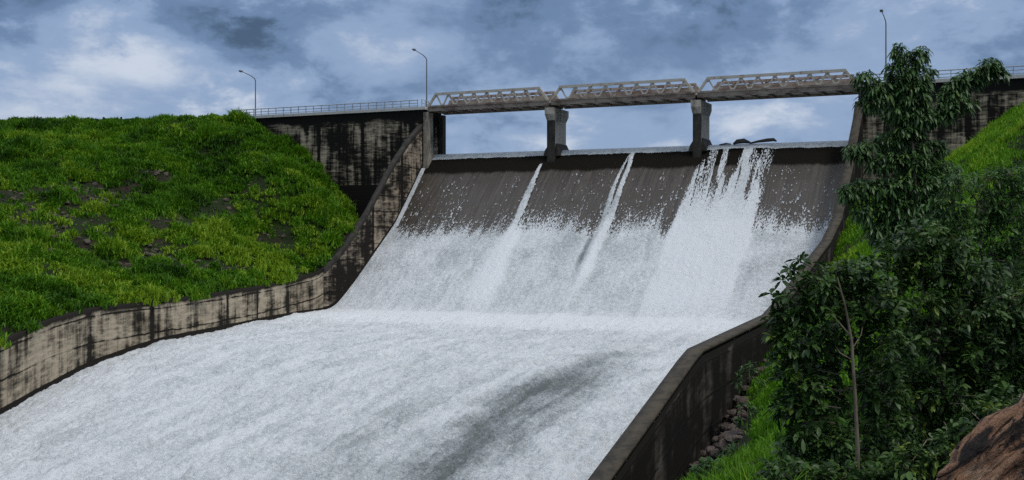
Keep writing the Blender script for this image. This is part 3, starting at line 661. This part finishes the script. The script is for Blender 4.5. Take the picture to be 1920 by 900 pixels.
def rub(p):
    x, y = proj(p); lo_ = np.interp(y, [650, 740, 800, 895], [1412, 1372, 1322, 1265]); hi_ = np.interp(y, [650, 690, 740, 780, 830, 895, 960], [1422, 1425, 1395, 1412, 1400, 1340, 1330])
    return np.where((x > lo_-20) & (x < hi_+12) & (y > 690), .9, 0.)
pf, hf, tf = tuft_patch(190000, lambda p, x, y: (p[:, 1] > 42) & ((rub(p)+(fbm(p[:, 0]*.9, p[:, 1]*.9, 511)-.5)*1.2 < .36)), lambda p, n: (.22+.85*sst(.38, .7, n))*np.where(p[:, 1] < 95, .6, 1), lambda p, n: .46+1.5*(n-.5)-.28*(p[:, 1] < 95)+.9*(fbm(p[:, 0]*.07, p[:, 1]*.07, 515)-.5), 5, .05, .8, .2)
pn, hn, tn = tuft_patch(400000, lambda p, x, y: (p[:, 1] <= 42) , lambda p, n: .12+.28*sst(.35, .7, n), lambda p, n: np.where(proj(p)[0] < 1450+60*(n-.5), .35+.9*(n-.5), .05), 4, .012, .9, .09)  # grass under the shrubs gets a dark tint that paints in their shadow
pn, hn, tn = pn[:34000], hn[:34000], tn[:34000]
tag(link('grass', blades('grass', pf, hf, tf, m_['bright_grass'], 5, .05, .8, .2), m_['bright_grass']), kind='stuff')
tag(link('grass', blades('grass', pn, hn, tn, m_['grass_blades'], 5, .012, .9, .09), m_['grass_blades']), kind='stuff')

# ------------------------------------------------------------------ stones
def stone_mesh(seed, sub=3):
    bm = bmesh.new(); bmesh.ops.create_icosphere(bm, subdivisions=sub, radius=1.); R = np.random.default_rng(seed)
    pl = R.normal(0, 1, (9, 3)); pl /= np.linalg.norm(pl, axis=1)[:, None]; dd = R.uniform(.55, .95, 9); sc = R.uniform(.7, 1.2, 3)*np.array([1.15, 1, .75])
    for vtx in bm.verts:
        p = np.array(vtx.co)
        for nn, d in zip(pl, dd):
            e = p@nn-d
            if e > 0: p = p-nn*e*.9
        vtx.co = Vector(p*sc)
    me = bpy.data.meshes.new('stone'); bm.to_mesh(me); bm.free(); me.materials.append(m_['stone']); return me
SM = [stone_mesh(i, 2) for i in range(9)]
def stones(k, pts, smin, smax, label, group):
    for i in range(k):
        o = bpy.data.objects.new('stone', SM[i % 9]); COL.objects.link(o); s = random.uniform(smin, smax)*random.choice((.7, 1, 1, 1.2))
        o.location = Vector(pts[i])+Vector((0, 0, s*.22)); o.scale = (s, s*random.uniform(.8, 1.2), s*random.uniform(.7, 1.)); o.rotation_euler = (random.uniform(-.5, .5), random.uniform(-.5, .5), random.uniform(0, 6.3)); tag(o, label, 'stone', group)
c = on_grid(H, 60000); x, y = proj(c); c = c[(bare(c) > .62) & (x > 5) & (x < 640) & (y > 320)]
stones(min(270, len(c)), c, .12, .46, 'brown stone lying in a bare patch of the grassy left bank', 'stones on the grassy left bank')
def hit(px, py):                              # where a sight line meets the right bank
    Y = np.linspace(4, 170, 3000); x = (px-960)/F*Y; d = (450-py)/F*Y-bank(x, Y); i = np.argmax(d < 0); return (x[i], Y[i], float(bank(x[i], Y[i])))
c = []
while len(c) < 120:
    px, py = random.uniform(1262, 1440), random.uniform(650, 900)
    lo_ = np.interp(py, [650, 740, 800, 895], [1415, 1375, 1325, 1268]); hi_ = np.interp(py, [650, 690, 740, 780, 830, 895], [1432, 1440, 1412, 1400, 1385, 1300])
    if lo_ < px < hi_ and random.random() < np.interp(py, [650, 700, 760, 790], [.5, .25, .25, 1]):
        q = hit(px, py); t, s_ = ts(q[0], q[1])
        if q[1] > 45 and t > tr(s_)+1.3: c.append((q[0], q[1], q[2]+random.choice((0, .1, .3))))
stones(len(c), c, .24, .52, 'brown rubble stone heaped at the foot of the dark training wall', 'rubble at the dark training wall')
def boulder():
    bm = bmesh.new(); bmesh.ops.create_icosphere(bm, subdivisions=6, radius=1.); V = np.array([v.co[:] for v in bm.verts])
    r = 1+(fbm(V[:, 0]*1.6+5, V[:, 1]*1.6+V[:, 2]*1.1, 601, 4)-.5)*.5+(fbm(V[:, 0]*2+V[:, 1]*2, V[:, 2]*9+V[:, 0]*2, 605, 4)-.5)*.22
    V = V*r[:, None]
    R = np.random.default_rng(5)
    for nn, d in (((-.5, -.6, .62), .62), ((.1, -.95, .3), .72), ((-.2, -.3, .93), .66), ((-.9, -.3, .2), .74), ((.5, -.6, .6), .8)):
        nn = np.array(nn)/np.linalg.norm(nn); e = np.maximum(V@nn-d, 0); V = V-e[:, None]*nn*.8
    q = np.abs(fbm(V[:, 0]*1.3+V[:, 1]*1.1, V[:, 2]*7+V[:, 1]*1.5, 611, 4, .6)-.5); V = V*(1-.16*np.exp(-(q/.035)**2))[:, None]
    for v, p in zip(bm.verts, V): v.co = Vector(p)
    me = bpy.data.meshes.new('boulder'); bm.to_mesh(me); bm.free(); me.materials.append(m_['rock'])
    for p in me.polygons: p.use_smooth = True
    o = bpy.data.objects.new('boulder', me); COL.objects.link(o)
    o.location = at(1938, 930, 6.2); o.scale = (.74, .7, .36); o.rotation_euler = (0, math.radians(-50), math.radians(10))
    tag(o, 'big banded brown boulder in the lower right corner', 'boulder')
boulder()

# ------------------------------------------------------------------ trees and shrubs
def leaves_mesh(name, base, dirn, size, width, tint, droop, cup=.25):
    """leaf blades: base (k,3), unit dirn (k,3), size, width (k,), each of 8 vertices round a bent midrib"""
    k = len(base); z = np.array([0, 0, 1.]); sd = np.cross(dirn, z)+rng.normal(0, .35, (k, 3)); sd -= (sd*dirn).sum(1)[:, None]*dirn; sd /= np.linalg.norm(sd, axis=1)[:, None]+1e-9
    nr = np.cross(sd, dirn)
    def pt(f): return base+dirn*(size*f)[:, None]-z*(size*droop*f*f)[:, None]
    c0 = pt(np.full(k, .04)); c1 = pt(np.full(k, .40)); c2 = pt(np.full(k, .74)); tp = pt(np.ones(k)); w = width/2
    V = np.stack([c0, c1, c2, tp, c1+sd*(w*.85)[:, None]+nr*(w*cup)[:, None], c1-sd*(w*.85)[:, None]+nr*(w*cup)[:, None], c2+sd*w[:, None]*.92+nr*(w*cup)[:, None], c2-sd*w[:, None]*.92+nr*(w*cup)[:, None]], 1).reshape(-1, 3)
    i = np.arange(k)*8
    tri = np.concatenate([np.stack([i+a, i+b, i+c], 1) for a, b, c in ((0, 4, 1), (0, 1, 5), (2, 6, 3), (2, 3, 7))]); qd = np.concatenate([np.stack([i+1, i+4, i+6, i+2], 1), np.stack([i+1, i+2, i+7, i+5], 1)])
    return mesh(name, V, [tri, qd], True, {'tint': np.repeat(np.clip(tint, 0, 1), 8)})
def plant(name, label, cat, Y, trunk, blobs, per, leaf, mat, group=None, trad=.05, nl=7, droop=.25, out=.8, depthk=1., tipyellow=.04, twigs=True, tintc=.35, gap=.42, arms=(), front=0.):
    """trunk: [(px,py)] from the foot up at depth Y; blobs: (px,py,rx,ry[,dY]) foliage masses; per = rosettes per square metre of outline"""
    k = Y/F; T = [at(a, b, Y-front) for a, b in trunk]; gz = float(bank(T[0][0], T[0][1])); foot = T[0].copy(); foot[2] = gz-.15
    T = [foot]+[p for p in T if p[2] > gz+.2]; K = [p+np.array([0, front, 0]) for p in T]
    r = thing(name, label, cat, (foot[0], foot[1], gz), group)
    b = MB(); nT = len(T); b.tube(T, [trad*(1-.75*i/(nT-1)) for i in range(nT)], 8)
    skel = [p for p in resample(K, 30)]
    for arm in arms: skel += [p+np.array([0, front, 0]) for p in resample([at(a, bb, Y-front) for a, bb in arm], 8)[2:]]
    tips = []; outs = []
    for bl in blobs:
        cx, cy, rx, ry = bl[:4]; Yb = Y+(bl[4] if len(bl) > 4 else 0); kk = Yb/F; c = at(cx, cy, Yb); R = np.array([rx*kk, .5*(rx+ry)*kk*depthk, ry*kk])
        # limb from the trunk to this mass
        best = min(skel[4:], key=lambda p: np.linalg.norm(p-c)+max(0, p[2]-c[2])*1.5); mid = (best+c)/2+np.array([0, 0, .05*np.linalg.norm(c-best)])
        if np.linalg.norm(c-best) > .15: b.tube([best, mid, c], [trad*.3, trad*.22, trad*.12], 6)
        n_ = max(4, int(per*math.pi*R[0]*R[2])); q = rng.normal(0, 1, (n_*2, 3)); q /= np.linalg.norm(q, axis=1)[:, None]; rad = rng.uniform(.35, 1.08, n_*2)**.7
        p = c+q*R*rad[:, None]
        hole = fbm(p[:, 0]*1.1/k/60+p[:, 1]*.3, p[:, 2]*1.1/k/60, 700+int(cx), 3); p, q = p[hole > gap][:n_], q[hole > gap][:n_]
        tips.append(p); outs.append(q)
        if twigs:
            for i in range(0, len(p), 5):
                e = p[i]; b.tube([c+(e-c)*.1, (c+e)/2+np.array([0, 0, .03]), e], [trad*.13, trad*.1, trad*.06], 4)
    for arm in arms:
        b.tube([at(a+rng.normal(0, 3), bb+rng.normal(0, 3), Y-front*(.9-.9*i/len(arm))) for i, (a, bb) in enumerate(arm)], [trad*.32*(1-.7*i/(len(arm)-1)) for i in range(len(arm))], 6)
    tr_ = b.build('trunk', m_['bark'], r, True)
    tips = np.concatenate(tips); outs = np.concatenate(outs); gz_ = bank(tips[:, 0], tips[:, 1])+.05; okk = tips[:, 2] > gz_; tips, outs = tips[okk], outs[okk]; n_ = len(tips)
    ax = outs*out+np.array([0, 0, .55])+rng.normal(0, .25, (n_, 3)); ax /= np.linalg.norm(ax, axis=1)[:, None]
    B = np.repeat(tips, nl, 0); Ax = np.repeat(ax, nl, 0); N = len(B); rd = rng.normal(0, 1, (N, 3)); rd -= (rd*Ax).sum(1)[:, None]*Ax; rd /= np.linalg.norm(rd, axis=1)[:, None]
    f = rng.uniform(.15, .95, N); dr = rd+Ax*f[:, None]; dr /= np.linalg.norm(dr, axis=1)[:, None]
    sz = leaf[0]*rng.uniform(.45, 1.2, N)*np.repeat(rng.uniform(.75, 1.2, n_), nl); B = B+Ax*((f-.5)*leaf[0]*.7)[:, None]
    ti = np.repeat(rng.normal(tintc, .22, n_), nl)+rng.normal(0, .1, N); ti = np.minimum(ti, .68); ye = np.repeat(rng.random(n_) < tipyellow, nl); ti = np.where(ye, rng.uniform(.8, 1, N), ti)
    link('crown', leaves_mesh('crown', B, dr, sz, sz*leaf[1]*rng.uniform(.85, 1.15, N), ti, droop), mat, r)
    return r
plant('tree', 'tall slender tree with drooping glossy leaf clusters rising in front of the dam wall', 'tree', 44, [(1735, 620), (1722, 420), (1713, 300), (1708, 200), (1700, 120)],
      [(1690, 97, 17, 13), (1722, 102, 15, 15), (1688, 135, 24, 22), (1722, 140, 24, 24), (1705, 175, 38, 24), (1650, 165, 28, 17), (1618, 148, 20, 13), (1635, 190, 22, 14), (1690, 212, 34, 20), (1725, 215, 30, 25), (1700, 252, 34, 18),
       (1765, 212, 30, 11), (1800, 194, 28, 10), (1838, 128, 32, 11), (1862, 130, 18, 8), (1785, 165, 14, 10), (1822, 140, 18, 11), (1852, 121, 22, 9), (1876, 136, 9, 8), (1775, 195, 18, 10), (1812, 150, 22, 12), (1790, 172, 18, 11), (1775, 180, 16, 10), (1625, 282, 26, 14), (1600, 280, 16, 10), (1665, 262, 26, 14), (1660, 300, 32, 16), (1745, 278, 32, 15), (1710, 300, 36, 20), (1612, 352, 28, 16), (1590, 362, 16, 11), (1660, 352, 36, 20), (1720, 345, 42, 22), (1770, 320, 28, 18),
       (1640, 395, 36, 20), (1700, 395, 42, 26), (1750, 380, 36, 24), (1690, 440, 46, 26), (1650, 430, 26, 18)],
      150, (.27, .30), m_['tall_tree_leaves'], 'trees on the right bank', .09, 7, .75, .75, 1., .05, tintc=.50, gap=.29, front=.25, arms=[[(1712, 260), (1760, 215), (1800, 165), (1840, 125)], [(1708, 205), (1660, 165), (1620, 145)], [(1716, 370), (1660, 330), (1610, 290)]])
plant('shrub', 'blue green feathery bush on the slope to the right of the tall tree', 'shrub', 34, [(1850, 640), (1840, 500), (1835, 380)],
      [(1800, 345, 40, 22), (1850, 335, 40, 20), (1900, 330, 40, 22), (1935, 360, 40, 40), (1780, 385, 40, 24), (1840, 385, 50, 28), (1900, 390, 50, 30), (1760, 430, 44, 26), (1815, 430, 50, 28), (1880, 440, 50, 30), (1780, 470, 40, 26), (1850, 490, 60, 30), (1920, 480, 50, 40), (1880, 540, 70, 40), (1940, 560, 60, 60)],
      85, (.22, .26), m_['feather_leaves'], 'trees on the right bank', .07, 8, .45, .8, 1., .05, tintc=.38, gap=.40)
plant('shrub', 'broad leaved dark shrub with a bare pale stem beside the dark training wall', 'shrub', 17, [(1608, 840), (1603, 740), (1597, 640), (1585, 575), (1570, 520)],
      [(1600, 520, 55, 34), (1545, 535, 45, 34), (1500, 570, 42, 36), (1462, 600, 26, 24), (1560, 590, 66, 44), (1490, 635, 46, 40), (1640, 560, 60, 46), (1545, 660, 60, 46, .5), (1470, 690, 26, 34), (1500, 720, 44, 44), (1655, 640, 50, 50), (1545, 735, 46, 46, .6), (1650, 720, 46, 50, .4), (1515, 790, 46, 44), (1560, 830, 40, 36), (1650, 800, 50, 46, .3), (1610, 870, 60, 40), (1490, 850, 36, 30), (1535, 870, 40, 24), (1475, 760, 24, 30), (1500, 490, 8, 7), (1487, 506, 8, 6), (1470, 524, 9, 7), (1450, 556, 9, 7), (1480, 890, 50, 30, -1), (1560, 900, 60, 30, -1), (1640, 900, 60, 30, -1)],
      180, (.155, .40), m_['shrub_leaves'], 'shrubs on the right bank', .036, 8, .28, .85, 1.1, .03, tintc=.34, gap=.36,
      front=.75, arms=[[(1592, 625), (1565, 596), (1543, 578)], [(1600, 655), (1618, 628), (1624, 600)], [(1601, 672), (1578, 658), (1566, 650)]])
plant('shrub', 'dense dark green shrub with yellow young leaves at its top, above the boulder', 'shrub', 18.5, [(1770, 860), (1765, 700), (1755, 560), (1745, 460)],
      [(1735, 440, 50, 24), (1690, 470, 50, 30), (1780, 455, 50, 30), (1745, 490, 70, 38), (1660, 510, 50, 36), (1820, 510, 50, 40), (1720, 560, 70, 50), (1800, 580, 70, 50), (1870, 590, 60, 50), (1740, 640, 80, 55), (1830, 660, 80, 55), (1910, 650, 60, 60), (1700, 720, 60, 55), (1780, 730, 80, 55), (1870, 720, 70, 50), (1720, 800, 70, 50), (1790, 790, 60, 44), (1930, 560, 50, 50), (1690, 860, 60, 40), (1760, 850, 50, 36), (1720, 900, 60, 30), (1700, 880, 60, 36, -3), (1780, 850, 60, 40, -3), (1850, 800, 60, 40, -3), (1900, 770, 50, 40, -2)],
      150, (.16, .38), m_['shrub_leaves'], 'shrubs on the right bank', .035, 8, .3, .85, 1.1, .06, tintc=.32, gap=.36)
plant('shrub', 'small light leaved bush at the bottom edge beside the rubble stones', 'shrub', 30, [(1335, 905), (1335, 880)],
      [(1335, 875, 26, 16), (1315, 890, 22, 14), (1360, 892, 24, 14), (1390, 905, 24, 16)], 75, (.22, .34), m_['feather_leaves'], 'shrubs on the right bank', .025, 7, .3, .8, 1., .05, tintc=.55, gap=.3)
plant('weed', 'low leafy weed growing between the dark training wall and the grass above the rubble', 'weed', 78, [(1405, 715), (1405, 690)],
      [(1398, 700, 16, 12), (1412, 690, 12, 12), (1388, 716, 14, 9), (1420, 712, 12, 10)], 22, (.34, .30), m_['feather_leaves'], 'weeds on the rubble bank', .03, 7, .4, .8, 1., .1, False, .45, .3)
plant('weed', 'low leafy weed growing at the right edge of the rubble heap', 'weed', 66, [(1402, 780), (1402, 760)],
      [(1400, 766, 18, 12), (1418, 780, 14, 12), (1394, 788, 14, 9)], 26, (.30, .32), m_['feather_leaves'], 'weeds on the rubble bank', .03, 7, .4, .8, 1., .1, False, .4, .3)
plant('weed', 'low leafy weed growing between the rubble heap and the long grass below it', 'weed', 50, [(1385, 852), (1385, 830)],
      [(1380, 838, 20, 12), (1402, 846, 16, 12), (1366, 852, 14, 9)], 32, (.26, .32), m_['feather_leaves'], 'weeds on the rubble bank', .03, 7, .4, .8, 1., .1, False, .5, .3)
def sprig_tuft(px, py, Y, n_, h, label, tint):
    p = at(px, py, Y); h = p[2]-float(bank(p[0], p[1])); p[2] -= h; print('TUFT', h); h = min(max(h*1.05, .3), 2.); me = blades('grass_tuft', np.repeat(p[None], n_, 0), np.full(n_, h), np.full(n_, tint), None, 3, .009, 1.5, .16)
    tag(link('grass_tuft', me, m_['bright_grass']), label, 'grass tuft', 'long grass tufts at the bottom edge')
sprig_tuft(1425, 868, 16, 34, 0, 'yellow green tuft of long grass at the bottom beside the small bush', .8)
sprig_tuft(1475, 862, 14, 26, 0, 'yellow green tuft of long grass under the dark shrub', .75)
sprig_tuft(1700, 868, 9, 9, 0, 'sparse tuft of long grass left of the boulder', .7)

# ------------------------------------------------------------------ driftwood and guard posts on the crests
def log(pts, rad, label):
    b = MB(); b.tube(pts, rad, 9); o = b.build('driftwood', m_['wood'], None, True); tag(o, label, 'driftwood', 'driftwood on the spillway crest')
zc = 13.55
log([P3(tpx(1345), -.4, zc+.02), P3(tpx(1358), -.3, zc+.12), P3(tpx(1368), -.3, zc+.05)], [.06, .13, .06], 'thin black driftwood log on the crest at the left of the cascade')
log([P3(tpx(1372), -.3, zc+.05), P3(tpx(1380), -.2, zc+.35), P3(tpx(1392), -.2, zc+.42), P3(tpx(1404), -.2, zc+.15)], [.12, .34, .36, .14], 'rounded black driftwood log on the crest in the middle of the cascade')
log([P3(tpx(1402), -.5, zc+.08), P3(tpx(1418), -.4, zc+.28), P3(tpx(1436), -.3, zc+.42), P3(tpx(1448), -.2, zc+.45), P3(tpx(1454), 0, zc+.2)], [.10, .18, .26, .24, .10], 'long black driftwood log on the crest at the right of the cascade')
bm = MB(); bm.hexa([(-.15, -.15, -.3), (.15, -.15, -.3), (.15, .15, -.3), (-.15, .15, -.3)], [(-.13, -.13, .5), (.13, -.13, .5), (.13, .13, .5), (-.13, .13, .5)]); gp = bm.mesh('guard_post'); gp.materials.append(m_['pierdark'])
for px in (34, 64, 96, 127, 158, 190, 222, 252):
    i = int(np.argmin(abs(proj(Tc)[0]-px))); o = bpy.data.objects.new('guard_post', gp); COL.objects.link(o); o.location = Vector(Tc[i])+Vector((.3, .6, .15))
    tag(o, 'small dark guard post standing on the grassy crest of the bank', 'post', 'guard posts along the grassy crest')
